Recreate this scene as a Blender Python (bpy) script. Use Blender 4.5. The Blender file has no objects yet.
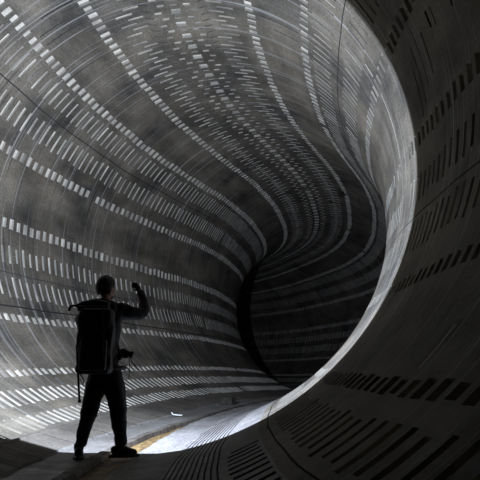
import bpy, bmesh, math, random
import numpy as np
from mathutils import Vector, Matrix
random.seed(7)
rng = np.random.default_rng(11)
scn = bpy.context.scene
COL = scn.collection
R = 3.25                      # bore radius in metres
Z0 = 0.94 * R                 # lifts the scene so that the walkway by the person lies near z = 0

# ------------------------------------------------------------------ centreline of the tunnel
SK = [-2.0, 0.0, 1.0, 2.0, 3.0, 3.75, 4.5, 5.25, 6.0, 6.75, 7.5, 8.5, 9.5, 11.0, 13.0]
KH = [0.50805, 0.36449, 0.22094, 0.12336, 0.13062, 0.14863, 0.14614, -0.12731, -0.17274, -0.0844, -0.23306, -0.24628, -0.06347, -0.20121, -0.34274]
KV = [0.02383, 0.04767, 0.01046, 0.01802, -0.00335, -0.01339, -0.0253, -0.02574, 0.00759, -0.02056, 0.01943, 0.01882, -0.01584, 0.02241, 0.01327]
S = np.linspace(-2.0, 13, 240)
ds = S[1] - S[0]
kh = np.interp(S, SK, KH); kv = np.interp(S, SK, KV)
i0 = int(np.argmin(abs(S)))
psi = np.cumsum(kh) * ds; psi -= psi[i0]
gr = np.cumsum(kv) * ds; gr -= gr[i0]
TT = np.stack([np.sin(psi) * np.cos(gr), np.cos(psi) * np.cos(gr), np.sin(gr)], 1)
CC = np.cumsum(TT * ds, 0); CC -= CC[i0]
XX = np.stack([np.cos(psi), -np.sin(psi), 0 * psi], 1)
UU = np.cross(XX, TT)

def itp(A, s):
    return np.stack([np.interp(s, S, A[:, k]) for k in range(3)], -1)

def frame(s):
    s = np.asarray(s, float)
    return itp(CC, s), itp(TT, s), itp(XX, s), itp(UU, s)

def wall_pos(s, deg, depth=0.0):
    """points on the bore; depth (in units of R) goes into the concrete"""
    s = np.asarray(s, float)
    c, t, x, u = frame(s)
    a = np.radians(np.asarray(deg, float) + 0.10 * np.sin(7.3 * s + 1.0) + 0.06 * np.sin(19 * s))
    r = 1.0 + np.asarray(depth, float)
    p = c + (r * np.sin(a))[..., None] * x + (r * np.cos(a))[..., None] * u
    return p * R + np.array([0, 0, Z0])

def sec_pos(s, lat, h):
    """points given in the cross-section: lateral and height, in units of R"""
    c, t, x, u = frame(s)
    p = c + np.asarray(lat)[..., None] * x + np.asarray(h)[..., None] * u
    return p * R + np.array([0, 0, Z0])

# ------------------------------------------------------------------ materials
def new_mat(name):
    m = bpy.data.materials.new(name); m.use_nodes = True
    nt = m.node_tree; b = nt.nodes['Principled BSDF']
    return m, nt, b

def N(nt, t, **kw):
    n = nt.nodes.new(t)
    for k, v in kw.items():
        setattr(n, k, v)
    return n

def ramp(nt, src, stops):
    r = N(nt, 'ShaderNodeValToRGB')
    e = r.color_ramp.elements
    while len(e) > 1: e.remove(e[0])
    e[0].position, e[0].color = stops[0][0], (*stops[0][1], 1)
    for p, c in stops[1:]:
        x = e.new(p); x.color = (*c, 1)
    nt.links.new(src, r.inputs[0])
    return r.outputs[0]

def noise(nt, vec, scale, detail=3, rough=.55, dist=0):
    n = N(nt, 'ShaderNodeTexNoise'); n.inputs['Scale'].default_value = scale
    n.inputs['Detail'].default_value = detail; n.inputs['Roughness'].default_value = rough
    n.inputs['Distortion'].default_value = dist
    nt.links.new(vec, n.inputs['Vector'])
    return n.outputs['Fac']

def mapping(nt, vec, scale, loc=(0, 0, 0)):
    m = N(nt, 'ShaderNodeMapping'); m.inputs['Scale'].default_value = scale
    m.inputs['Location'].default_value = loc
    nt.links.new(vec, m.inputs['Vector'])
    return m.outputs[0]

def mix(nt, fac, a, b, mode='MIX'):
    m = N(nt, 'ShaderNodeMixRGB', blend_type=mode)
    for inp, v in ((m.inputs[0], fac), (m.inputs[1], a), (m.inputs[2], b)):
        if isinstance(v, (int, float)): inp.default_value = v
        elif isinstance(v, tuple): inp.default_value = (*v, 1)
        else: nt.links.new(v, inp)
    return m.outputs[0]

def concrete(name, dark, light, streak=1.0, rough=(.5, .75), bump=.25):
    m, nt, b = new_mat(name)
    uv = N(nt, 'ShaderNodeUVMap').outputs[0]
    base = ramp(nt, noise(nt, mapping(nt, uv, (.55, .55, 1)), 1.6, 6, .62, .4), [(.3, dark), (.7, light)])
    patch = ramp(nt, noise(nt, mapping(nt, uv, (.25, .9, 1), (3, 7, 0)), 2.2, 4, .6), [(.35, (.50, .49, .48)), (.62, (1.05, 1.05, 1.05))])
    col = mix(nt, .8, base, patch, 'MULTIPLY')
    fine = ramp(nt, noise(nt, uv, 30, 3, .6), [(.3, (.55, .55, .55)), (.7, (1.35, 1.35, 1.35))])
    col = mix(nt, .8, col, fine, 'MULTIPLY')
    if streak > 0:
        # scrape marks left round the bore by the formwork: long in the ring direction
        sv = noise(nt, mapping(nt, uv, (14, .25, 1)), 1.0, 3, .6, .15)
        lt = ramp(nt, sv, [(.60, (0, 0, 0)), (.66, (1, 1, 1))])
        col = mix(nt, mix(nt, 1, lt, (.14 * streak,) * 3, 'MULTIPLY'), col, (.62, .60, .56))
        sv2 = noise(nt, mapping(nt, uv, (24, .22, 1), (11, 3, 0)), 1.0, 2, .5, .1)
        lt2 = ramp(nt, sv2, [(.62, (0, 0, 0)), (.66, (1, 1, 1))])
        col = mix(nt, mix(nt, 1, lt2, (.30 * streak,) * 3, 'MULTIPLY'), col, (.72, .70, .66))
        sd = noise(nt, mapping(nt, uv, (11, .45, 1), (31, 17, 0)), 1.0, 3, .6, .2)
        dk = ramp(nt, sd, [(.635, (0, 0, 0)), (.69, (1, 1, 1))])
        col = mix(nt, mix(nt, 1, dk, (.7 * streak,) * 3, 'MULTIPLY'), col, (.035, .032, .03))
        sp = ramp(nt, noise(nt, mapping(nt, uv, (1, 1, 1), (5, 5, 0)), 9, 4, .7), [(.71, (0, 0, 0)), (.76, (1, 1, 1))])
        col = mix(nt, mix(nt, 1, sp, (.5, .5, .5), 'MULTIPLY'), col, (.05, .045, .04))
    nt.links.new(col, b.inputs['Base Color'])
    rr = N(nt, 'ShaderNodeMapRange'); nt.links.new(noise(nt, uv, 4, 4), rr.inputs[0])
    rr.inputs[1].default_value = .3; rr.inputs[2].default_value = .7
    rr.inputs[3].default_value, rr.inputs[4].default_value = rough
    nt.links.new(rr.outputs[0], b.inputs['Roughness'])
    bp = N(nt, 'ShaderNodeBump'); bp.inputs['Strength'].default_value = bump; bp.inputs['Distance'].default_value = .02
    hb = mix(nt, .5, noise(nt, uv, 12, 5, .65), noise(nt, mapping(nt, uv, (9, .5, 1)), 2, 3))
    nt.links.new(hb, bp.inputs['Height']); nt.links.new(bp.outputs[0], b.inputs['Normal'])
    return m

def pale(name, a, b_):
    m, nt, b = new_mat(name)
    uv = N(nt, 'ShaderNodeUVMap').outputs[0]
    # one tone per slot, because each slot was plugged by hand
    c = ramp(nt, noise(nt, mapping(nt, uv, (1, .25, 1)), 7.0, 1, .5), [(.3, a), (.68, b_)])
    f = ramp(nt, noise(nt, uv, 40, 3), [(.3, (.75, .75, .75)), (.7, (1.1, 1.1, 1.1))])
    nt.links.new(mix(nt, .8, c, f, 'MULTIPLY'), b.inputs['Base Color'])
    b.inputs['Roughness'].default_value = .7
    return m

def plain(name, col, rough=.6, metal=0, var=.25, scale=20):
    m, nt, b = new_mat(name)
    tc = N(nt, 'ShaderNodeTexCoord').outputs['Object']
    lo = tuple(x * (1 - var) for x in col); hi = tuple(min(1, x * (1 + var)) for x in col)
    nt.links.new(ramp(nt, noise(nt, tc, scale, 4), [(.3, lo), (.7, hi)]), b.inputs['Base Color'])
    b.inputs['Roughness'].default_value = rough; b.inputs['Metallic'].default_value = metal
    return m

M_CON = concrete('lining_concrete', (.058, .054, .046), (.25, .214, .160))
M_PALE = pale('slot_mortar', (.34, .31, .26), (.80, .74, .62))
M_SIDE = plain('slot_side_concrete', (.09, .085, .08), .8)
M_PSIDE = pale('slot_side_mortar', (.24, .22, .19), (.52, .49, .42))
M_DARK = plain('open_joint', (.012, .012, .012), .8)
M_SEAM = plain('seam_grout', (.03, .03, .03), .8)
M_FLOOR = concrete('walkway_concrete', (.11, .102, .092), (.235, .22, .20), .25, (.35, .6), .35)
M_SLAB = concrete('invert_slab_concrete', (.19, .18, .17), (.34, .325, .31), .0, (.3, .55), .3)
M_KERB = concrete('kerb_concrete', (.07, .06, .048), (.15, .132, .105), .0, (.5, .8), .5)

def rust_mat():
    m, nt, b = new_mat('rusty_silt')
    uv = N(nt, 'ShaderNodeUVMap').outputs[0]
    c = ramp(nt, noise(nt, mapping(nt, uv, (1, 1.6, 1)), 7, 5, .7, .6),
             [(.3, (.03, .022, .012)), (.5, (.17, .11, .045)), (.68, (.34, .24, .11)), (.8, (.42, .36, .24))])
    nt.links.new(c, b.inputs['Base Color']); b.inputs['Roughness'].default_value = .45
    bp = N(nt, 'ShaderNodeBump'); bp.inputs['Strength'].default_value = .6; bp.inputs['Distance'].default_value = .02
    nt.links.new(noise(nt, uv, 14, 5, .7), bp.inputs['Height']); nt.links.new(bp.outputs[0], b.inputs['Normal'])
    return m
M_RUST = rust_mat()

# ------------------------------------------------------------------ mesh assembling from quads
class Quads:
    def __init__(self, mats):
        self.v = []; self.f = []; self.uv = []; self.m = []; self.n = 0; self.mats = mats; self.sm = []
    def add(self, verts, faces, uvs, mat, smooth):
        verts = np.asarray(verts).reshape(-1, 3); faces = np.asarray(faces).reshape(-1, 4)
        if len(faces) == 0: return
        self.v.append(verts); self.f.append(faces + self.n)
        self.uv.append(np.asarray(uvs).reshape(-1, 2)[faces.ravel()]); self.n += len(verts)
        self.m.append(np.broadcast_to(np.asarray(mat), (len(faces),)).copy())
        self.sm.append(np.full(len(faces), smooth))
    def build(self, name, flip=False):
        v = np.concatenate(self.v); f = np.concatenate(self.f); uv = np.concatenate(self.uv)
        mi = np.concatenate(self.m); sm = np.concatenate(self.sm)
        me = bpy.data.meshes.new(name)
        me.vertices.add(len(v)); me.vertices.foreach_set('co', v.astype(np.float32).ravel())
        me.loops.add(f.size); me.loops.foreach_set('vertex_index', f.astype(np.int32).ravel())
        me.polygons.add(len(f))
        me.polygons.foreach_set('loop_start', (np.arange(len(f)) * 4).astype(np.int32))
        me.polygons.foreach_set('loop_total', np.full(len(f), 4, np.int32))
        me.update(calc_edges=True)
        for m in self.mats: me.materials.append(m)
        me.polygons.foreach_set('material_index', mi.astype(np.int32))
        me.polygons.foreach_set('use_smooth', sm)
        l = me.uv_layers.new(name='UVMap'); l.data.foreach_set('uv', uv.astype(np.float32).ravel())
        me.validate(); me.update()
        o = bpy.data.objects.new(name, me); COL.objects.link(o)
        return o

def merge_lines(a, eps):
    a = np.sort(np.asarray(a)); out = [a[0]]
    for x in a[1:]:
        if x - out[-1] > eps: out.append(x)
    return np.array(out)

def strip(Q, ta, tb, rects, base=0, s0=-1.6, s1=12.95, step=.045, tstep=2.5):
    """band of the bore between angles ta<tb; rects = (s0, s1, t0, t1, depth, floor material index)"""
    rects = [r for r in rects if r[0] > s0 and r[1] < s1] + [(max(r[0], s0), min(r[1], s1), *r[2:]) for r in rects if r[0] <= s0 or r[1] >= s1]
    tl = [ta, tb] + [t for r in rects for t in (r[2], r[3])]
    tl = merge_lines(tl, .02)
    full = []
    for a, b in zip(tl[:-1], tl[1:]):
        k = max(1, int(math.ceil((b - a) / tstep))); full += list(np.linspace(a, b, k + 1)[:-1])
    tl = np.array(full + [tl[-1]])
    sl = [s0, s1] + [s for r in rects for s in (r[0], r[1])]
    sl = merge_lines(sl, .0008)
    full = []
    for a, b in zip(sl[:-1], sl[1:]):
        k = max(1, int(math.ceil((b - a) / step))); full += list(np.linspace(a, b, k + 1)[:-1])
    sl = np.array(full + [sl[-1]])
    ns, ntt = len(sl), len(tl)
    D = np.zeros((ns - 1, ntt - 1)); MI = np.full((ns - 1, ntt - 1), base)
    near = lambda arr, x: int(np.argmin(abs(arr - x)))
    for r in rects:
        i, j = near(sl, r[0]), near(sl, r[1]); p, q = near(tl, r[2]), near(tl, r[3])
        D[i:j, p:q] = r[4]; MI[i:j, p:q] = r[5]
    lv = np.unique(D); L = np.searchsorted(lv, D)
    I, J = np.meshgrid(np.arange(ns - 1), np.arange(ntt - 1), indexing='ij')
    def key(i, j): return (i * ntt + j) * len(lv) + L
    K = np.stack([key(I, J), key(I, J + 1), key(I + 1, J + 1), key(I + 1, J)], -1).reshape(-1, 4)
    uq, inv = np.unique(K.ravel(), return_inverse=True)
    li = uq % len(lv); jj = (uq // len(lv)) % ntt; ii = uq // (len(lv) * ntt)
    P = wall_pos(sl[ii], tl[jj], lv[li])
    UV = np.stack([sl[ii] * R, np.radians(tl[jj]) * R], -1)
    Q.add(P, inv.reshape(-1, 4), UV, MI.ravel(), True)
    # side faces of the slots
    for ax in (0, 1):
        A = D[:-1] if ax == 0 else D[:, :-1]; B = D[1:] if ax == 0 else D[:, 1:]
        w = np.argwhere(A != B)
        if len(w) == 0: continue
        if ax == 0:
            i = w[:, 0] + 1; j = w[:, 1]; sa, sb = sl[i], sl[i]; t0, t1 = tl[j], tl[j + 1]
        else:
            i = w[:, 0]; j = w[:, 1] + 1; sa, sb = sl[i], sl[i + 1]; t0, t1 = tl[j], tl[j]
        dA = A[w[:, 0], w[:, 1]]; dB = B[w[:, 0], w[:, 1]]
        P = np.stack([wall_pos(sa, t0, dA), wall_pos(sb, t1, dA), wall_pos(sb, t1, dB), wall_pos(sa, t0, dB)], 1)
        UV = np.stack([np.stack([sa * R, np.radians(t0) * R], -1)] * 4, 1)
        n = len(w)
        ma = MI[:-1] if ax == 0 else MI[:, :-1]; mb = MI[1:] if ax == 0 else MI[:, 1:]
        mx = np.maximum(ma[w[:, 0], w[:, 1]], mb[w[:, 0], w[:, 1]])
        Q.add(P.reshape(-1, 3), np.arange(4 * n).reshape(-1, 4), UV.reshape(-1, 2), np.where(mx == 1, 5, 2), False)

def spaced(deg, pitch, s0=-1.5, s1=12.85):
    """slot centres at a constant true distance along the wall at that angle"""
    out = []; s = s0; sd = math.sin(math.radians(deg))
    while s < s1:
        out.append(s)
        k = np.interp(s, S, kh)
        s += pitch / (1 - k * sd)
    return out

def slots(ta, tb, pitch, duty, depth, jit=.35, skip=.01, s0=-1.5, s1=12.85, phase=0.0):
    mid = (ta + tb) / 2; rs = []
    for s in spaced(mid, pitch, s0 + phase * pitch, s1):
        if random.random() < skip: continue
        w = pitch * duty * random.choice((.9, 1, 1.08)) / (1 - np.interp(s, S, kh) * math.sin(math.radians(mid)))
        d = depth * random.choice((1, 1, 1, .6, 1.25))
        a = ta + random.choice((0, 0, jit)); b = tb - random.choice((0, 0, jit))
        rs.append((s - w / 2, s + w / 2, a, b, d, 1))
    return rs

# material slots in every lining mesh: 0 concrete, 1 pale slot floor, 2 slot side, 3 open joint, 4 seam grout
MATS = [M_CON, M_PALE, M_SIDE, M_DARK, M_SEAM, M_PSIDE, M_SLAB]
P = .0525
def crack(s, t0, t1, w=.006, d=.008): return (s - w / 2, s + w / 2, min(t0, t1), max(t0, t1), d, 3)
def seam(t, w=.35): return [(-1.6, 12.95, t - w / 2, t + w / 2, .006, 4)]

def side(sign):
    """all bands of one flank; sign -1 left, +1 right. Angles given for the right flank."""
    bands = []
    def band(a, b, rects): bands.append((a, b, rects))
    def sq(a, b, duty=.54, depth=.012, **k): band(a - .6, b + .6, slots(a, b, P, duty, depth, **k))
    def ln(a, b, duty=.25, depth=.009, **k): band(a - .5, b + .5, slots(a, b, P, duty, depth, jit=.6, **k))
    return bands, band, sq, ln

def flip(bands):
    return [(-b, -a, [(r[0], r[1], -r[3], -r[2], r[4], r[5]) for r in rs]) for a, b, rs in bands]

def fill_gaps(bands, lo, hi, extra):
    """blank concrete between the slotted bands, with the cracks that fall there"""
    bands = sorted(bands, key=lambda b: b[0]); out = []; cur = lo
    for a, b, rs in bands + [(hi, hi, None)]:
        if a > cur + .01:
            out.append((cur, a, [(e[0], e[1], max(e[2], cur), min(e[3], a), e[4], e[5]) for e in extra if e[2] < a - .1 and e[3] > cur + .1]))
        if rs is not None: out.append((a, b, rs))
        cur = max(cur, b)
    return out

# ---- ceiling, seam to seam over the crown
Q = Quads(MATS)
bands = []
crown = []
k = 0
for s in np.arange(-1.5, 12.8, .0575):
    hw = .0575 * .5
    if k % 2 == 0:
        if random.random() > .02: crown.append((s - .021, s + .021, -1.6, 1.6, random.choice((.016, .016, .026)), 1))
        for a in (-6.3, 4.2): crown.append((s - .0085, s + .0085, a, a + 2.1, .009, 1))
    else:
        crown.append((s - .0055, s + .0055, -1.1, 1.1, .008, 1))
        for a in (-4.8, 2.7): crown.append((s - .0085, s + .0085, a, a + 2.1, .009, 1))
    for m_ in (-1, 1):
        # chevron of saw cuts beside the crown
        for q in range(4):
            sc = s + .0287 - .006 * q + .004
            crown.append((sc - .0034, sc + .0034, *sorted((m_ * (7.0 + .6 * q), m_ * (7.6 + .6 * q))), .006, 3))
    k += 1
k = 0
for s in np.arange(-1.5, 12.8, .0425):
    for m_ in (-1, 1):
        a, b = ((9.6, 14.2), (12.2, 17.2))[k % 2]
        if random.random() > .03:
            crown.append((s - .0068, s + .0068, *sorted((m_ * a, m_ * b)), .008, 1))
    k += 1
bands.append((-18.2, 18.2, crown))
for sg in (1, -1):
    b_, band, sq, ln = side(sg)
    sq(20.7, 23.7, .62); sq(37.9, 40.9, .62); ln(42.3, 49.2)
    band(51.5, 52.2, seam(51.85))
    bands += b_ if sg > 0 else flip(b_)
ex = [crack(2.56, -38, -29), crack(2.63, -37.3, -26), crack(2.47, -34, -24, .007), crack(2.80, -19.5, -18.3), crack(2.70, 26, 37.8, .007), crack(2.79, 29, 37.8, .008),
      crack(3.9, -37, -28), crack(4.3, -36.5, -31), crack(3.35, 30, 37), crack(2.3, 24, 36), crack(3.6, -35, -24)]
for a, b, rs in fill_gaps(bands, -52.2, 52.2, ex): strip(Q, a, b, rs)
ceil_o = Q.build('ceiling'); ceil_o['kind'] = 'structure'

# ---- left and right walls
def wall_bands(sg):
    b_, band, sq, ln = side(sg)
    ds_, dl_ = (.012, .009) if sg < 0 else (.022, .016)
    ln(54.0, 61.0, .28, dl_)
    sq(66.0, 69.1, .54, ds_)
    sq(86.8, 90.2, .54, ds_)
    ln(95.4, 101.2, .26 if sg < 0 else .34, dl_)
    band(104.0, 104.6, seam(104.3, .3))
    ln(105.6, 112.4, .26 if sg < 0 else .34, dl_)
    sq(118.2, 120.9, .56, ds_)
    sq(137.8, 140.6, .56 if sg < 0 else .66, ds_)
    return b_, band, sq, ln
bl, band, sq, ln = wall_bands(-1)
ln(145.2, 151.0, .42, .007); ln(154.6, 160.4, .42, .007)
ex = [crack(3.06, -80, -72, .006), crack(3.36, -84, -77), crack(3.44, -86, -73, .007), crack(3.9, -83, -74), crack(4.35, -85, -75), crack(2.9, -96, -92, .006),
      crack(2.62, -136, -122, .012), crack(2.78, -137, -124, .010), crack(3.2, -135, -123, .008), crack(2.5, -134, -122, .01), crack(2.95, -137, -126, .009), crack(3.7, -136, -123, .008), crack(4.4, -136, -124), crack(2.71, -145, -141, .02), crack(2.9, -145, -141, .02), crack(3.6, -145, -141, .02)]
Q = Quads(MATS)
for a, b, rs in fill_gaps(flip(bl), -161.2, -52.2, ex): strip(Q, a, b, rs)
wl = Q.build('wall_left'); wl['kind'] = 'structure'
br, band, sq, ln = wall_bands(1)
ln(143.6, 150.4, .36, .016)
band(151.6, 152.0, seam(151.8, .25))
band(153.4, 158.9, [r for r in slots(153.8, 158.4, P, .36, .012) if r[1] < 1.56 or r[0] > 4])
band(159.2, 168.0, [(-1.6, 3.9, t, t + .26, .006, 2) for t in np.arange(159.6, 167.6, .82)])
ex = [crack(1.75, 73.5, 81.5, .007), crack(1.82, 70.5, 82, .004), crack(1.88, 73, 84.5, .006), crack(1.93, 76.5, 86, .008), crack(1.66, 72, 75.2, .014), crack(1.62, 72.5, 76, .006), crack(1.48, 72, 77, .010),
      crack(1.2, 74, 84), crack(2.5, 72, 85), crack(1.55, 64, 65.4),
      (2.39, 2.40, 54.0 + 7.6, 65.3, .001, 1), (2.405, 2.413, 69.8, 86.1, .001, 1), (1.20, 1.203, 121.6, 124.6, .0006, 1), (1.045, 1.056, 130.5, 136.5, .0006, 1), (1.39, 1.394, 127, 131, .0006, 1), (1.32, 1.325, 80.5, 85, .0006, 1)]
Q = Quads(MATS)
for a, b, rs in fill_gaps(br, 52.2, 168.0, ex): strip(Q, a, b, rs, base=6 if a > 152.05 else 0)
wr = Q.build('wall_right'); wr['kind'] = 'structure'

# ---- floor: sloping toe of blocks, walkway, kerb, silt gutter, slab
def sweep(name, pts, mats, s0=-1.6, s1=12.95, step=.03, joints=None, drift=True):
    """pts: list of (lateral, height, material index of the face that follows, drifts)"""
    ss = np.arange(s0, s1, step)
    if joints is not None:
        ss = merge_lines(np.concatenate([ss, joints[0], joints[0] + joints[1]]), .0015)
    dr = np.interp(ss, [2.0, 2.4, 2.8, 3.1, 4.5], [0, .02, .058, .085, .12])
    Q = Quads(mats)
    rows = []
    acc = 0; vs = []
    for k_, (la, h, mi, fr) in enumerate([q[:4] for q in pts]):
        x = la + dr * fr if fr != 'slab' else np.maximum(la, -.01 + dr + (la - .07))
        fr = 1 if fr == 'slab' else fr
        z = np.full_like(ss, h) + (.0012 * np.sin(ss * 23 + k_ * 2) + .001 * np.sin(ss * 61 + k_)) * (fr > 0)
        rows.append(sec_pos(ss, x, z)); 
        if k_: acc += math.hypot(la - pts[k_ - 1][0], h - pts[k_ - 1][1])
        vs.append(acc * R)
    n = len(ss)
    for k_ in range(len(pts) - 1):
        V = np.concatenate([rows[k_], rows[k_ + 1]])
        uv = np.concatenate([np.stack([ss * R, np.full(n, vs[k_])], -1), np.stack([ss * R, np.full(n, vs[k_ + 1])], -1)])
        i = np.arange(n - 1)
        F = np.stack([i, i + n, i + n + 1, i + 1], -1)
        mi = np.full(n - 1, pts[k_][2])
        if joints is not None and len(pts[k_]) > 4 and pts[k_][4]:
            mid = (ss[:-1] + ss[1:]) / 2
            hit = np.zeros(n - 1, bool)
            for j in joints[0]: hit |= (mid > j) & (mid < j + joints[1])
            mi[hit] = joints[2]
        Q.add(V, F, uv, mi, False)
    o = Q.build(name); o['kind'] = 'structure'
    return o
cir = lambda d: (math.sin(math.radians(d)), math.cos(math.radians(d)))
a0 = cir(-161.15); a1 = cir(167.95)
toe_j = np.arange(-1.5, 12.9, .145)
sweep('trim_1', [(a0[0], a0[1], 0, 0), (-.300, -.9415, 0, .3, ), (-.292, -.948, 0, .4, True), (-.178, -.979, 1, .8, True), (-.170, -.9865, 1, .8)],
      [M_KERB, M_FLOOR, M_DARK], joints=(toe_j, .005, 2))
fl = sweep('floor', [(-.171, -.985, 0, .8), (-.10, -.9865, 0, .9), (-.036, -.985, 0, 1), (-.0355, -.9975, 1, 1), (.0, -.9985, 1, .8), (.070, -.9955, 1, 'slab'), (.071, -.9895, 2, 'slab'),
               (.135, -.9885, 2, .45), (a1[0] + .001, a1[1] + .0005, 2, .1)], [M_FLOOR, M_RUST, M_SLAB])

# kerb along the gutter, cast in one piece with joints
ker_j = np.arange(-1.5, 12.9, .082)
sweep('trim_2', [(-.042, -.9855, 0, 1), (-.041, -.981, 0, 1, True), (-.012, -.981, 0, 1, True), (-.009, -.9995, 0, 1)],
      [M_KERB, M_FLOOR, M_DARK], joints=(ker_j, .007, 2))

# outer shell of the excavation behind the lining, so that no joint opens onto nothing
Q = Quads([M_SIDE])
ss = np.arange(-1.6, 12.95, .15); tt = np.arange(-180, 181, 10)
A, B = np.meshgrid(ss, tt, indexing='ij')
Pp = wall_pos(A.ravel(), B.ravel(), np.full(A.size, .05))
n2 = len(tt); I, J = np.meshgrid(np.arange(len(ss) - 1), np.arange(n2 - 1), indexing='ij')
F = np.stack([I * n2 + J, I * n2 + J + 1, (I + 1) * n2 + J + 1, (I + 1) * n2 + J], -1).reshape(-1, 4)
Q.add(Pp, F, np.stack([A.ravel(), B.ravel()], -1), 0, True)
sh = Q.build('wall_outer'); sh['kind'] = 'structure'

# ------------------------------------------------------------------ camera
CY, CP, CR = 0.40475740382213177, 0.24300557948225737, -0.0034400060609644954
Fv = Vector((math.sin(CY) * math.cos(CP), math.cos(CY) * math.cos(CP), math.sin(CP)))
Rv = Vector((math.cos(CY), -math.sin(CY), 0)); Uv = Rv.cross(Fv)
R2 = Rv * math.cos(CR) + Uv * math.sin(CR); U2 = -Rv * math.sin(CR) + Uv * math.cos(CR)
cam_loc = Vector((0.14229722776871007 * R, 0, -0.7384248694513427 * R + Z0))
cam = bpy.data.objects.new('view_camera', bpy.data.cameras.new('view_camera')); COL.objects.link(cam)
cam.matrix_world = Matrix(((R2.x, U2.x, -Fv.x, cam_loc.x), (R2.y, U2.y, -Fv.y, cam_loc.y), (R2.z, U2.z, -Fv.z, cam_loc.z), (0, 0, 0, 1)))
cam.data.sensor_width = 36; cam.data.lens = 36 * 592.2705967603924 / 480
cam.data.clip_start = .02; cam.data.clip_end = 200
scn.camera = cam

# ------------------------------------------------------------------ helpers for solid things
def link(name, me, mat, parent=None, smooth=True):
    o = bpy.data.objects.new(name, me); COL.objects.link(o)
    if mat is not None: me.materials.append(mat)
    if smooth:
        for p in me.polygons: p.use_smooth = True
    if parent is not None: o.parent = parent
    return o

def thing(name, loc, label, cat, group=None):
    e = bpy.data.objects.new(name, None); COL.objects.link(e); e.location = loc
    e.empty_display_size = .1
    e['label'] = label; e['category'] = cat
    if group: e['group'] = group
    return e

def baked(o, name):
    dg = bpy.context.evaluated_depsgraph_get(); dg.update()
    me = bpy.data.meshes.new_from_object(o.evaluated_get(dg))
    me.name = name
    old = o.data; COL.objects.unlink(o); bpy.data.objects.remove(o); bpy.data.meshes.remove(old)
    me.materials.clear()
    return me

def skin(name, verts, edges, radii, root=0, sub=2):
    me = bpy.data.meshes.new(name); me.from_pydata([tuple(v) for v in verts], edges, [])
    o = bpy.data.objects.new(name, me); COL.objects.link(o)
    bpy.context.view_layer.objects.active = o
    o.modifiers.new('skin', 'SKIN').use_smooth_shade = True
    if not me.skin_vertices: me.skin_vertices.new()
    for i, r in enumerate(radii):
        r = r if isinstance(r, (tuple, list)) else (r, r)
        me.skin_vertices[0].data[i].radius = r
        me.skin_vertices[0].data[i].use_root = (i == root)
    s_ = o.modifiers.new('sub', 'SUBSURF'); s_.levels = sub; s_.render_levels = sub
    return baked(o, name)

def chain(name, pts, radii, sub=1):
    return skin(name, pts, [(i, i + 1) for i in range(len(pts) - 1)], radii, 0, sub)

def tube(name, pts, r, closed=False, seg=8):
    cu = bpy.data.curves.new(name, 'CURVE'); cu.dimensions = '3D'; cu.bevel_depth = r; cu.bevel_resolution = max(1, seg // 4); cu.use_fill_caps = True
    sp = cu.splines.new('POLY'); sp.points.add(len(pts) - 1)
    for p, q in zip(sp.points, pts): p.co = (*q, 1)
    sp.use_cyclic_u = closed
    o = bpy.data.objects.new(name, cu); COL.objects.link(o)
    dg = bpy.context.evaluated_depsgraph_get(); dg.update()
    me = bpy.data.meshes.new_from_object(o.evaluated_get(dg)); COL.objects.unlink(o); bpy.data.objects.remove(o)
    me.materials.clear()
    return me

def join_meshes(name, meshes):
    bm = bmesh.new()
    for m in meshes: bm.from_mesh(m)
    me = bpy.data.meshes.new(name); bm.to_mesh(me); bm.free()
    return me

def ellipsoid(c, r, rot=None, u=20, v=14):
    bm = bmesh.new(); bmesh.ops.create_uvsphere(bm, u_segments=u, v_segments=v, radius=1)
    M_ = Matrix.Translation(c) @ (rot or Matrix.Identity(4)) @ Matrix.Diagonal((*r, 1))
    bmesh.ops.transform(bm, matrix=M_, verts=bm.verts)
    me = bpy.data.meshes.new('e'); bm.to_mesh(me); bm.free(); return me

def rbox(c, size, axes, bev=.02, seg=3, fn=None):
    """rounded box; axes = (x, y, z) unit vectors"""
    bm = bmesh.new(); bmesh.ops.create_cube(bm, size=1)
    bmesh.ops.scale(bm, vec=size, verts=bm.verts)
    if fn:
        bmesh.ops.subdivide_edges(bm, edges=bm.edges[:], cuts=5, use_grid_fill=True)
        for v in bm.verts: v.co = Vector(fn(v.co))
    es = [e for e in bm.edges if len(e.link_faces) == 2 and e.calc_face_angle(0) > .6]
    bmesh.ops.bevel(bm, geom=es, offset=bev, segments=seg, affect='EDGES', profile=.5)
    x, y, z = axes
    M_ = Matrix(((x[0], y[0], z[0], c[0]), (x[1], y[1], z[1], c[1]), (x[2], y[2], z[2], c[2]), (0, 0, 0, 1)))
    bmesh.ops.transform(bm, matrix=M_, verts=bm.verts)
    bmesh.ops.recalc_face_normals(bm, faces=bm.faces)
    me = bpy.data.meshes.new('b'); bm.to_mesh(me); bm.free(); return me

# ------------------------------------------------------------------ the person: local frame at the feet, a = right, f = away from the camera, h = up
Fh = Vector((math.sin(CY), math.cos(CY), 0)); Rh = Vector((math.cos(CY), -math.sin(CY), 0)); Zv = Vector((0, 0, 1))
D0 = 5.85
def body_pt(px, py, off=0.0):
    """the spot on the upright plane through the person (off metres further down the tunnel)"""
    d = Fv * 592.27 + R2 * (px - 240) + U2 * (240 - py)
    t = (D0 + off) / d.dot(Fh)
    return cam_loc + d * t
B = body_pt
# ground height below the feet
def ground(px, off):
    best = None
    p = B(px, 458, off)
    c, t, x, u = frame(S)
    W = c * R + np.array([0, 0, Z0]); i = int(np.argmin((W[:, 0] - p.x) ** 2 + (W[:, 1] - p.y) ** 2))
    return float(W[i, 2] - .985 * R)
GZ = ground(105, 0)

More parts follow.
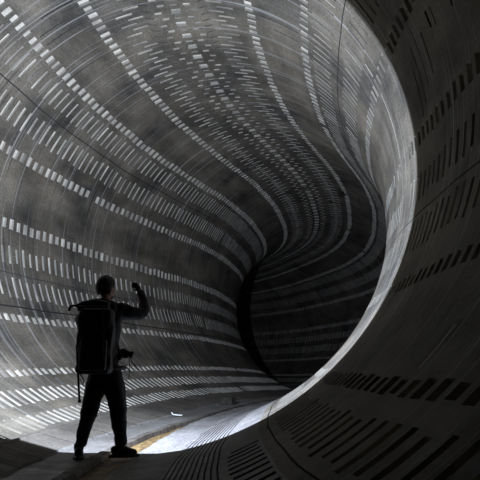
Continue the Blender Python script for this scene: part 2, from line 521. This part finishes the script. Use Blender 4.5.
M_SKIN = plain('skin', (.42, .26, .19), .55)
M_JACKET = plain('black_jacket_cloth', (.012, .012, .014), .85)
M_TROUS = plain('black_trouser_cloth', (.011, .011, .013), .85)
M_BOOT = plain('dark_boot_leather', (.016, .014, .012), .6)
M_HAIR = plain('dark_hair', (.012, .009, .007), .6, scale=60)
M_PACK = plain('black_pack_nylon', (.010, .010, .012), .6)
M_PACKG = plain('grey_pack_print', (.10, .10, .10), .6)
M_METAL = plain('black_metal', (.02, .02, .02), .35, .6)
M_STRAP = plain('black_webbing', (.012, .012, .012), .8)
M_GLASS = plain('lens_glass', (.03, .03, .04), .08)

person = thing('person', (B(103, 458).x, B(103, 458).y, GZ), 'person seen from behind in black jacket and trousers, right fist raised, standing on the walkway', 'person')
def prt(name, me, mat, parent=None):
    inv = Matrix.Translation(-Vector(person.location)) if parent is None else None
    o = link(name, me, mat, None)
    # meshes are written in world space: bring them to the person's frame
    root = parent if parent is not None else person
    off = Vector(person.location)
    me.transform(Matrix.Translation(-off))
    o.parent = root
    return o

foot_l, foot_r = Vector((B(78, 455).x, B(78, 455).y, GZ)), Vector((B(122, 455, .1).x, B(122, 455, .1).y, GZ))
JT = dict(
    pelvis=B(106, 378, .02), spine=B(104, 355, .03), chest=B(103, 328, .04), collar=B(104, 308, .02), neck=B(106, 302, .03), head0=B(106, 294, .04),
    hipl=B(96, 384, .02), hipr=B(115, 384, .02), kneel=B(88, 417, .06), kneer=B(119, 418, .12), ankl=B(79.5, 447, 0), ankr=B(121.5, 446, .10),
    shl=B(88, 309, .03), shr=B(121, 311, .03), elr=B(143, 315, .14), wrr=B(139.5, 293, .27),
    ell=B(88, 334, .10), wrl=B(97, 330, .24))
# body: one continuous surface
nm = list(JT); ix = {n: i for i, n in enumerate(nm)}
vs = [JT[n] for n in nm]
ed = [('pelvis', 'spine'), ('spine', 'chest'), ('chest', 'collar'), ('collar', 'neck'), ('neck', 'head0'), ('pelvis', 'hipl'), ('pelvis', 'hipr'),
      ('hipl', 'kneel'), ('hipr', 'kneer'), ('kneel', 'ankl'), ('kneer', 'ankr'), ('collar', 'shl'), ('collar', 'shr'), ('shr', 'elr'), ('elr', 'wrr'), ('shl', 'ell'), ('ell', 'wrl')]
rad = dict(pelvis=.125, spine=.115, chest=.135, collar=.085, neck=.052, head0=.05, hipl=.085, hipr=.085, kneel=.056, kneer=.056, ankl=.038, ankr=.038,
           shl=.055, shr=.055, elr=.042, wrr=.027, ell=.042, wrl=.027)
body_me = skin('body', vs, [(ix[a], ix[b]) for a, b in ed], [rad[n] for n in nm], ix['pelvis'])
# head turned to the right, with face, ears
hc = B(106.3, 288.5, .04)
look = (Fh * .80 + Rh * .60).normalized(); lside = look.cross(Zv).normalized()
HR = Matrix(((lside.x, look.x, 0, 0), (lside.y, look.y, 0, 0), (lside.z, look.z, 1, 0), (0, 0, 0, 1)))
def hp(x, y, z): return hc + lside * x + look * y + Zv * z
bm = bmesh.new(); bmesh.ops.create_uvsphere(bm, u_segments=28, v_segments=20, radius=1)
for v in bm.verts:
    x, y, z = v.co
    sx, sy, sz = .074, .093, .112
    if z < 0: sx *= 1 - .28 * (-z) ** 1.5; y = y * (1 - .12 * -z) + .10 * -z
    if y > .6 and -.2 < z < .35: y -= .03 * (1 - abs(x))          # eye hollows
    v.co = Vector((x * sx, y * sy, z * sz))
bmesh.ops.transform(bm, matrix=Matrix.Translation(hc) @ HR, verts=bm.verts)
hm = bpy.data.meshes.new('h'); bm.to_mesh(hm); bm.free()
face = [hm, ellipsoid(hp(0, .095, -.012), (.012, .018, .026), HR), ellipsoid(hp(0, .092, -.028), (.017, .012, .010), HR),
        ellipsoid(hp(.031, .082, .006), (.013, .009, .007), HR), ellipsoid(hp(-.031, .082, .006), (.013, .009, .007), HR),
        ellipsoid(hp(0, .086, -.052), (.024, .008, .006), HR), ellipsoid(hp(0, .078, -.088), (.024, .018, .016), HR),
        ellipsoid(hp(.077, -.004, -.008), (.009, .018, .031), HR), ellipsoid(hp(-.077, -.004, -.008), (.009, .018, .031), HR)]
# hands: palm plus five separate curled fingers
def hand(wrist, d, side_v, palm_n, closed=1.0):
    """d along the palm, side_v towards the thumb, palm_n the way the palm faces"""
    out = []
    w = wrist
    out.append(skin('palm', [w, w + d * .045 + palm_n * .004, w + d * .085 + palm_n * .006], [(0, 1), (1, 2)], [(.026, .018), (.040, .020), (.040, .018)], 0, 2))
    for k_, (o_, l) in enumerate(((.030, .9), (.010, 1.0), (-.010, .95), (-.029, .78))):
        b0 = w + d * .075 + side_v * o_
        a1_, a2_, a3_ = 55 * closed, 140 * closed, 205 * closed
        p = [b0]; 
        for ang, seg in ((a1_ * .35, .020), (a1_ * 1.3, .038 * l), (a2_, .026 * l), (a3_, .020 * l)):
            r_ = math.radians(ang); p.append(p[-1] + (d * math.cos(r_) + palm_n * math.sin(r_)) * seg)
        out.append(chain('finger', p, [.0095, .0098, .0092, .0082, .0070]))
    t0 = w + d * .022 + side_v * .030
    p = [t0, t0 + d * .022 + side_v * .022 + palm_n * .012, t0 + d * .050 + side_v * .018 + palm_n * .034, t0 + d * .066 - side_v * .006 + palm_n * .046]
    out.append(chain('thumb', p, [.014, .012, .010, .0085]))
    return out
dr_ = (B(136.5, 280, .30) - JT['wrr']).normalized()
pn = (Rh * -.9 + Fh * .1); pn = (pn - dr_ * pn.dot(dr_)).normalized()
hr = hand(JT['wrr'] + dr_ * .01, dr_, pn.cross(dr_).normalized(), pn, 1.0)
dl = (Fh * .5 + Rh * .8 + Zv * .05).normalized()
pn2 = (Fh * -1.0 + Rh * .5); pn2 = (pn2 - dl * pn2.dot(dl)).normalized()
hl = hand(JT['wrl'] + dl * .01, dl, Zv - dl * dl.z, pn2, .85)
bo = prt('body', join_meshes('body', [body_me] + face + hr + hl), M_SKIN)
for hnd in (hr, hl):
    gl = []
    for m_ in hnd:
        g_ = m_.copy(); g_.update(); nv_ = [Vector(v.normal) for v in g_.vertices]
        for v, q in zip(g_.vertices, nv_): v.co += q * .0035
        gl.append(g_)
    prt('silhouette_glove', join_meshes('silhouette_glove', gl), M_STRAP)  # black gloves added so the torch-lit hands stay dark in silhouette

# hair
bm = bmesh.new(); bmesh.ops.create_uvsphere(bm, u_segments=36, v_segments=26, radius=1)
from mathutils import noise as mn
for v in list(bm.verts):
    x, y, z = v.co
    n_ = 1 + .05 * mn.noise(Vector((x, y, z)) * 5) + .03 * mn.noise(Vector((x, y, z)) * 13)
    v.co = Vector((x * .082 * n_, y * .102 * n_ - .006, z * .120 * n_ + .008))
kill = [v for v in bm.verts if (v.co.y > .045 and v.co.z < .055) or v.co.z < -.072 or (abs(v.co.x) > .05 and v.co.y > -.005 and v.co.z < .0)]
bmesh.ops.delete(bm, geom=kill, context='VERTS')
bmesh.ops.transform(bm, matrix=Matrix.Translation(hc) @ HR, verts=bm.verts)
me = bpy.data.meshes.new('hair'); bm.to_mesh(me); bm.free()
ho = prt('hair', me, M_HAIR); sol = ho.modifiers.new('thick', 'SOLIDIFY'); sol.thickness = .008; sol.offset = 1

# jacket: torso and both sleeves with folds, collar
def wrinkle(me, amp=.006, f=14):
    me.update()
    nv = [Vector(v.normal) for v in me.vertices]
    for v, n_ in zip(me.vertices, nv):
        v.co += n_ * (amp * mn.noise(v.co * f) + amp * .6 * mn.noise(v.co * f * 2.3))
mid = lambda a, b, t=.5: a.lerp(b, t)
jv = [B(105.5, 384, .02), JT['spine'], JT['chest'], JT['collar'], B(106, 303.5, .03), JT['shl'], JT['shr'], mid(JT['shr'], JT['elr']), JT['elr'], B(144.5, 303, .21), B(139, 290.5, .285),
      mid(JT['shl'], JT['ell']), JT['ell'], mid(JT['ell'], JT['wrl'], .9)]
je = [(0, 1), (1, 2), (2, 3), (3, 4), (3, 5), (3, 6), (6, 7), (7, 8), (8, 9), (9, 10), (5, 11), (11, 12), (12, 13)]
jm = skin('jacket', jv, je, [(.175, .150), (.165, .14), (.165, .145), (.105, .10), (.065, .065), .085, .088, .080, .066, .052, .040, .072, .062, .040], 2, 3)
wrinkle(jm, .010, 11)
jacket = prt('jacket', jm, M_JACKET)
prt('jacket_collar', tube('jacket_collar', [B(105.5, 302, .03) + Vector((math.cos(a) * .072, math.sin(a) * .072, .012 * math.sin(a * 2))) for a in np.linspace(0, 2 * math.pi, 20)[:-1]], .018, True), M_JACKET, jacket)
# trousers
tv = [B(105.5, 362, .02), JT['pelvis'], JT['hipl'], JT['hipr'], mid(JT['hipl'], JT['kneel']), mid(JT['hipr'], JT['kneer']), JT['kneel'], JT['kneer'], B(84, 431, .04), B(120, 431, .11), B(79.8, 449, .0), B(121.5, 448, .10)]
te = [(0, 1), (1, 2), (1, 3), (2, 4), (3, 5), (4, 6), (5, 7), (6, 8), (7, 9), (8, 10), (9, 11)]
tm = skin('trousers', tv, te, [(.155, .13), (.15, .13), .108, .108, .098, .098, .080, .084, .062, .070, .054, .058], 1, 3)
wrinkle(tm, .010, 13)
prt('trousers', tm, M_TROUS)
# boots
def boot(ankle, toe_dir, gz, name='boot'):
    a = Vector((ankle.x, ankle.y, gz)); sd = Vector((toe_dir.y, -toe_dir.x, 0))
    parts = []
    prof = [(-.085, .045, .036), (-.06, .055, .042), (0, .062, .042), (.06, .050, .046), (.12, .038, .048), (.17, .030, .040)]
    m1 = skin('b', [a + toe_dir * x + Zv * (h * .9 + .012) for x, h, w in prof], [(i, i + 1) for i in range(5)], [(w, h * .85) for x, h, w in prof], 2, 2)
    m2 = skin('b', [a + Zv * .05, a + Zv * .12, ankle + Zv * .03], [(0, 1), (1, 2)], [.052, .050, .056], 0, 2)
    b = prt(name, join_meshes(name, [m1, m2]), M_BOOT)
    # sole
    bm = bmesh.new(); n_ = 24; ring = []
    for k_ in range(n_):
        t_ = 2 * math.pi * k_ / n_; x = math.cos(t_); y = math.sin(t_)
        ring.append(a + toe_dir * (.045 + x * .145) + sd * y * (.046 + .010 * x - .006 * math.cos(2 * t_)))
    lo = [bm.verts.new(p) for p in ring]; hi = [bm.verts.new(p + Zv * .028) for p in ring]
    bm.faces.new(lo[::-1]); bm.faces.new(hi)
    for k_ in range(n_): bm.faces.new((lo[k_], lo[(k_ + 1) % n_], hi[(k_ + 1) % n_], hi[k_]))
    sm_ = bpy.data.meshes.new('sole'); bm.to_mesh(sm_); bm.free()
    prt('sole', sm_, M_BOOT, b)
    prt('boot_laces', join_meshes('l', [tube('l', [a + toe_dir * x_ + sd * y_ + Zv * z_ for x_, y_, z_ in ((.03 + .02 * q, -.03, .10 - .012 * q), (.045 + .02 * q, 0, .115 - .014 * q), (.03 + .02 * q, .03, .10 - .012 * q))], .003) for q in range(4)]), M_STRAP, b)
boot(B(79, 446), (Fh * .9 - Rh * .2).normalized(), GZ)
boot(B(120, 446, .1), (Rh * .93 + Fh * .35).normalized(), GZ)

# ------------------------------------------------------------------ backpack on the back
pk = thing('backpack', tuple(B(94, 376, -.2)), 'large black roll-top backpack with a drooping side strap, worn on the back', 'backpack')
def pp(name, me, mat, parent=None):
    me.transform(Matrix.Translation(-Vector(pk.location))); o = link(name, me, mat); o.parent = parent or pk; return o
pc = B(96, 341, -.20)
def packfn(c):
    x, y, z = c
    t = z / .62
    x *= 1 + .04 * math.sin(t * 6) - .10 * max(0, t - .3) * 2
    y *= 1 + .10 * math.cos(t * 3.0); x += .006 * math.sin(z * 22 + y * 9); y += .008 * math.sin(z * 17 + x * 12)
    return (x, y, z)
body_p = pp('body', rbox(pc, (.32, .20, .61), (Rh, Fh, Zv), .045, 4, packfn), M_PACK)
pp('roll_top', join_meshes('r', [tube('r', [B(78, 307.5, -.2), B(84, 304.5, -.2), B(92, 303, -.2), B(101, 303.5, -.2), B(109, 305.5, -.2)], .036, seg=16), rbox(B(94, 309, -.2), (.30, .12, .06), (Rh, Fh, Zv), .02)]), M_PACK)
pp('flap_strap', tube('f', [B(80, 306, -.2), B(75, 305.6, -.2), B(71, 306.2, -.2), B(69.5, 308.5, -.21), B(69.3, 311, -.21)], .013), M_STRAP)
pp('front_pocket', rbox(B(93, 355, -.315), (.25, .06, .28), (Rh, Fh, Zv), .025), M_PACK)
for x_ in (83, 103):
    st = pp('compression_strap', tube('s', [B(x_, 306, -.32), B(x_, 322, -.335), B(x_, 345, -.36), B(x_, 372, -.33)], .008), M_STRAP)
    pp('buckle', rbox(B(x_, 330, -.352), (.035, .015, .045), (Rh, Fh, Zv), .004), M_METAL, st)
for k_, (yy, w_) in enumerate(((321.5, .028), (325.6, .032), (329.6, .046))):
    pp('print_mark', rbox(B(106.8, yy, -.318), (w_, .004, .014), (Rh, Fh, Zv), .001, 1), M_PACKG)
pp('side_pocket', rbox(B(81.5, 360, -.18), (.05, .14, .20), (Rh, Fh, Zv), .02), M_PACK)
pp('grab_handle', tube('g', [B(91, 302, -.12), B(92, 299.5, -.12), B(98, 299, -.12), B(99, 302, -.12)], .008), M_STRAP)
for x0, x1 in ((90, 91), (115, 117)):
    pp('shoulder_strap', tube('s', [B(x0, 312, -.10), B(x0, 303.5, -.02), B(x1, 304.5, .10), B(x1, 315, .17), B(x1, 335, .19), B(x0, 356, .12), B(x0 - 2, 366, -.08)], .017), M_STRAP)
pp('hip_belt', tube('h', [B(105.5, 368, .02) + Rh * (.185 * math.cos(a)) + Fh * (.165 * math.sin(a)) for a in np.linspace(0, 2 * math.pi, 25)[:-1]], .020, True), M_STRAP)
# folded stick hanging down from the pack's left side
tp = thing('trekking_pole', tuple(B(80, 403, -.2)), 'thin black folded pole hanging point-down from the left side of the backpack', 'pole')
def tpp(name, me, mat):
    me.transform(Matrix.Translation(-Vector(tp.location))); o = link(name, me, mat); o.parent = tp; return o
tpp('shaft', tube('s', [B(76.7, 345, -.2), B(77.8, 370, -.2), B(79.4, 400, -.2)], .011), M_METAL)
tpp('tip', tube('t', [B(79.4, 400, -.2), B(79.7, 402.8, -.2)], .016), M_METAL)
tpp('wrist_loop', tube('w', [B(78, 371, -.2), B(81.5, 376, -.2), B(84, 381, -.2), B(83, 385, -.2), B(80, 379, -.2)], .006), M_STRAP)

# ------------------------------------------------------------------ camera at the right hip
cm = thing('camera', tuple(B(128, 358, .1)), 'small black camera hanging at the right hip of the person, cords dangling', 'camera')
def cp(name, me, mat, parent=None):
    me.transform(Matrix.Translation(-Vector(cm.location))); o = link(name, me, mat); o.parent = parent or cm; return o
ax = (Rh * .97 - Zv * .2).normalized(); az = ax.cross(Fh) * -1
if az.z < 0: az = -az
cp('body', rbox(B(124, 354.0, .08), (.10, .07, .078), (ax, Fh, az), .014), M_METAL)
cp('grip', rbox(B(120.5, 356, .07), (.045, .085, .09), (ax, Fh, az), .018), M_METAL)
l_ = cp('lens', tube('l', [B(127, 353.5, .08), B(131.5, 354.6, .08)], .030, seg=20), M_METAL)
cp('lens_hood', tube('l', [B(130.6, 354.4, .08), B(133.2, 355.2, .08)], .036, seg=20), M_METAL, l_)
cp('viewfinder', rbox(B(124, 350.2, .08), (.05, .05, .03), (ax, Fh, az), .01), M_METAL)
cp('strap', tube('s', [B(119, 351, .05), B(117, 335, .16), B(112, 315, .18), B(108, 304, .10)], .009), M_STRAP)
cp('cord', tube('c', [B(129, 356, .08), B(129.6, 366, .08), B(129, 376, .08), B(128.5, 380, .08)], .0035), M_STRAP)
cp('cord', tube('c', [B(130, 356, .08), B(132, 362, .08), B(136, 367, .08), B(139, 370, .08)], .0045), M_STRAP)

# ------------------------------------------------------------------ hand lamp in the left hand, and its light
LP = JT['wrr'] + dr_ * .075 + pn * .035
aim = Vector((.41, .91, -.02)).normalized()
tch = thing('hand_torch', tuple(LP - Zv * .03), 'small black hand torch gripped in the raised right fist, shining down the tunnel', 'torch')
def tq(name, me, mat):
    me.transform(Matrix.Translation(-Vector(tch.location))); o = link(name, me, mat); o.parent = tch; return o
tq('handle', tube('t', [LP - aim * .05, LP + aim * .06], .015, seg=16), M_METAL)
tq('head', join_meshes('h', [tube('t', [LP + aim * .055, LP + aim * .085], .026, seg=20)]), M_METAL)
mE, nE, bE = new_mat('lit_lens'); bE.inputs['Emission Color'].default_value = (.85, .9, 1, 1); bE.inputs['Emission Strength'].default_value = 20
tq('lens', tube('t', [LP + aim * .085, LP + aim * .087], .021, seg=20), mE)
ld = bpy.data.lights.new('torch_beam', 'SPOT'); ld.energy = 1450; ld.spot_size = math.radians(180); ld.spot_blend = .03
ld.shadow_soft_size = .02; ld.color = (.84, .965, 1.22)
ld.use_nodes = True
_nt = ld.node_tree; _em = _nt.nodes['Emission']; _lf = _nt.nodes.new('ShaderNodeLightFalloff')
_lf.inputs['Strength'].default_value = 1.0; _lf.inputs['Smooth'].default_value = 4.0
_nt.links.new(_lf.outputs['Quadratic'], _em.inputs['Strength'])
lo = bpy.data.objects.new('torch_beam', ld); COL.objects.link(lo); lo.location = LP + aim * .12
lo.rotation_euler = aim.to_track_quat('-Z', 'Y').to_euler()

# ------------------------------------------------------------------ cable along the left wall
cs = np.arange(-1.4, 8.4, .06)
ct = -116.3 + .8 * np.sin(cs * 1.9 + 1.2) + .25 * np.sin(cs * 7)
cpnts = wall_pos(cs, ct, np.full(len(cs), -.004))
co = link('cable', tube('cable', [Vector(p) for p in cpnts], .011), M_STRAP)
co['label'] = 'long thin black cable running along the curved left wall above a row of pale squares'; co['category'] = 'cable'

# pale scrap lying on the walkway edge beyond the person
q0 = sec_pos(np.array([3.1]), np.array([-.02]), np.array([-.97]))[0]
def on_floor(s, la, h): return Vector(sec_pos(np.array([s]), np.array([la]), np.array([h]))[0])
sc = link('debris', tube('d', [on_floor(3.09, -.095, -.966), on_floor(3.08, -.085, -.974), on_floor(3.09, -.06, -.978), on_floor(3.10, -.045, -.979)], .010), plain('pale_plastic', (.6, .6, .58), .5))
sc['label'] = 'small pale bent scrap lying on the walkway beyond the person'; sc['category'] = 'debris'
blk = rbox(on_floor(3.93, -.045, -.964), (.26, .34, .15), (Vector(frame(3.93)[2]), Vector(frame(3.93)[1]), Vector(frame(3.93)[3])), .02, 2,
           lambda c: (c.x + .012 * math.sin(c.y * 31 + c.z * 17), c.y + .01 * math.sin(c.x * 29), c.z + .008 * math.sin(c.x * 23 + c.y * 19)))
bk = link('dark_recess_block', blk, plain('dark_recess_tone', (.022, .022, .012), .9, 0, .5, 12), None, False)  # dark block added in place of a dark recess in the ledge
bk['label'] = 'dark block standing in for a dark recess at the kerb far beyond the person'; bk['category'] = 'block'
a_ = [Vector(wall_pos(np.array([q]), np.array([t]), np.array([d]))[0]) for q, t, d in
      ((5.80, 20.0, -.008), (5.82, 20.6, -.03), (5.86, 21.5, -.05), (5.90, 22.3, -.02), (5.93, 22.6, -.008), (5.84, 20.2, -.06), (5.88, 21.9, -.008), (5.80, 21.8, -.02), (5.94, 20.4, -.04))]
wr_ = link('bent_wire', join_meshes('w', [tube('w', a_[:5], .022), tube('w', [a_[0], a_[5], a_[6]], .018), tube('w', [a_[6], a_[7], a_[2], a_[8]], .016)]), plain('rusty_wire', (.05, .045, .035), .7, .4))
wr_['label'] = 'small tangle of bent wire sticking out of the ceiling where the tunnel turns'; wr_['category'] = 'wire'

# ------------------------------------------------------------------ black world and view settings
w = bpy.data.worlds.new('dark'); scn.world = w; w.use_nodes = True
w.node_tree.nodes['Background'].inputs[0].default_value = (0, 0, 0, 1)
scn.view_settings.view_transform = 'Standard'; scn.view_settings.look = 'None'
scn.view_settings.gamma = 1; scn.view_settings.exposure = 0; scn.view_settings.use_curve_mapping = False
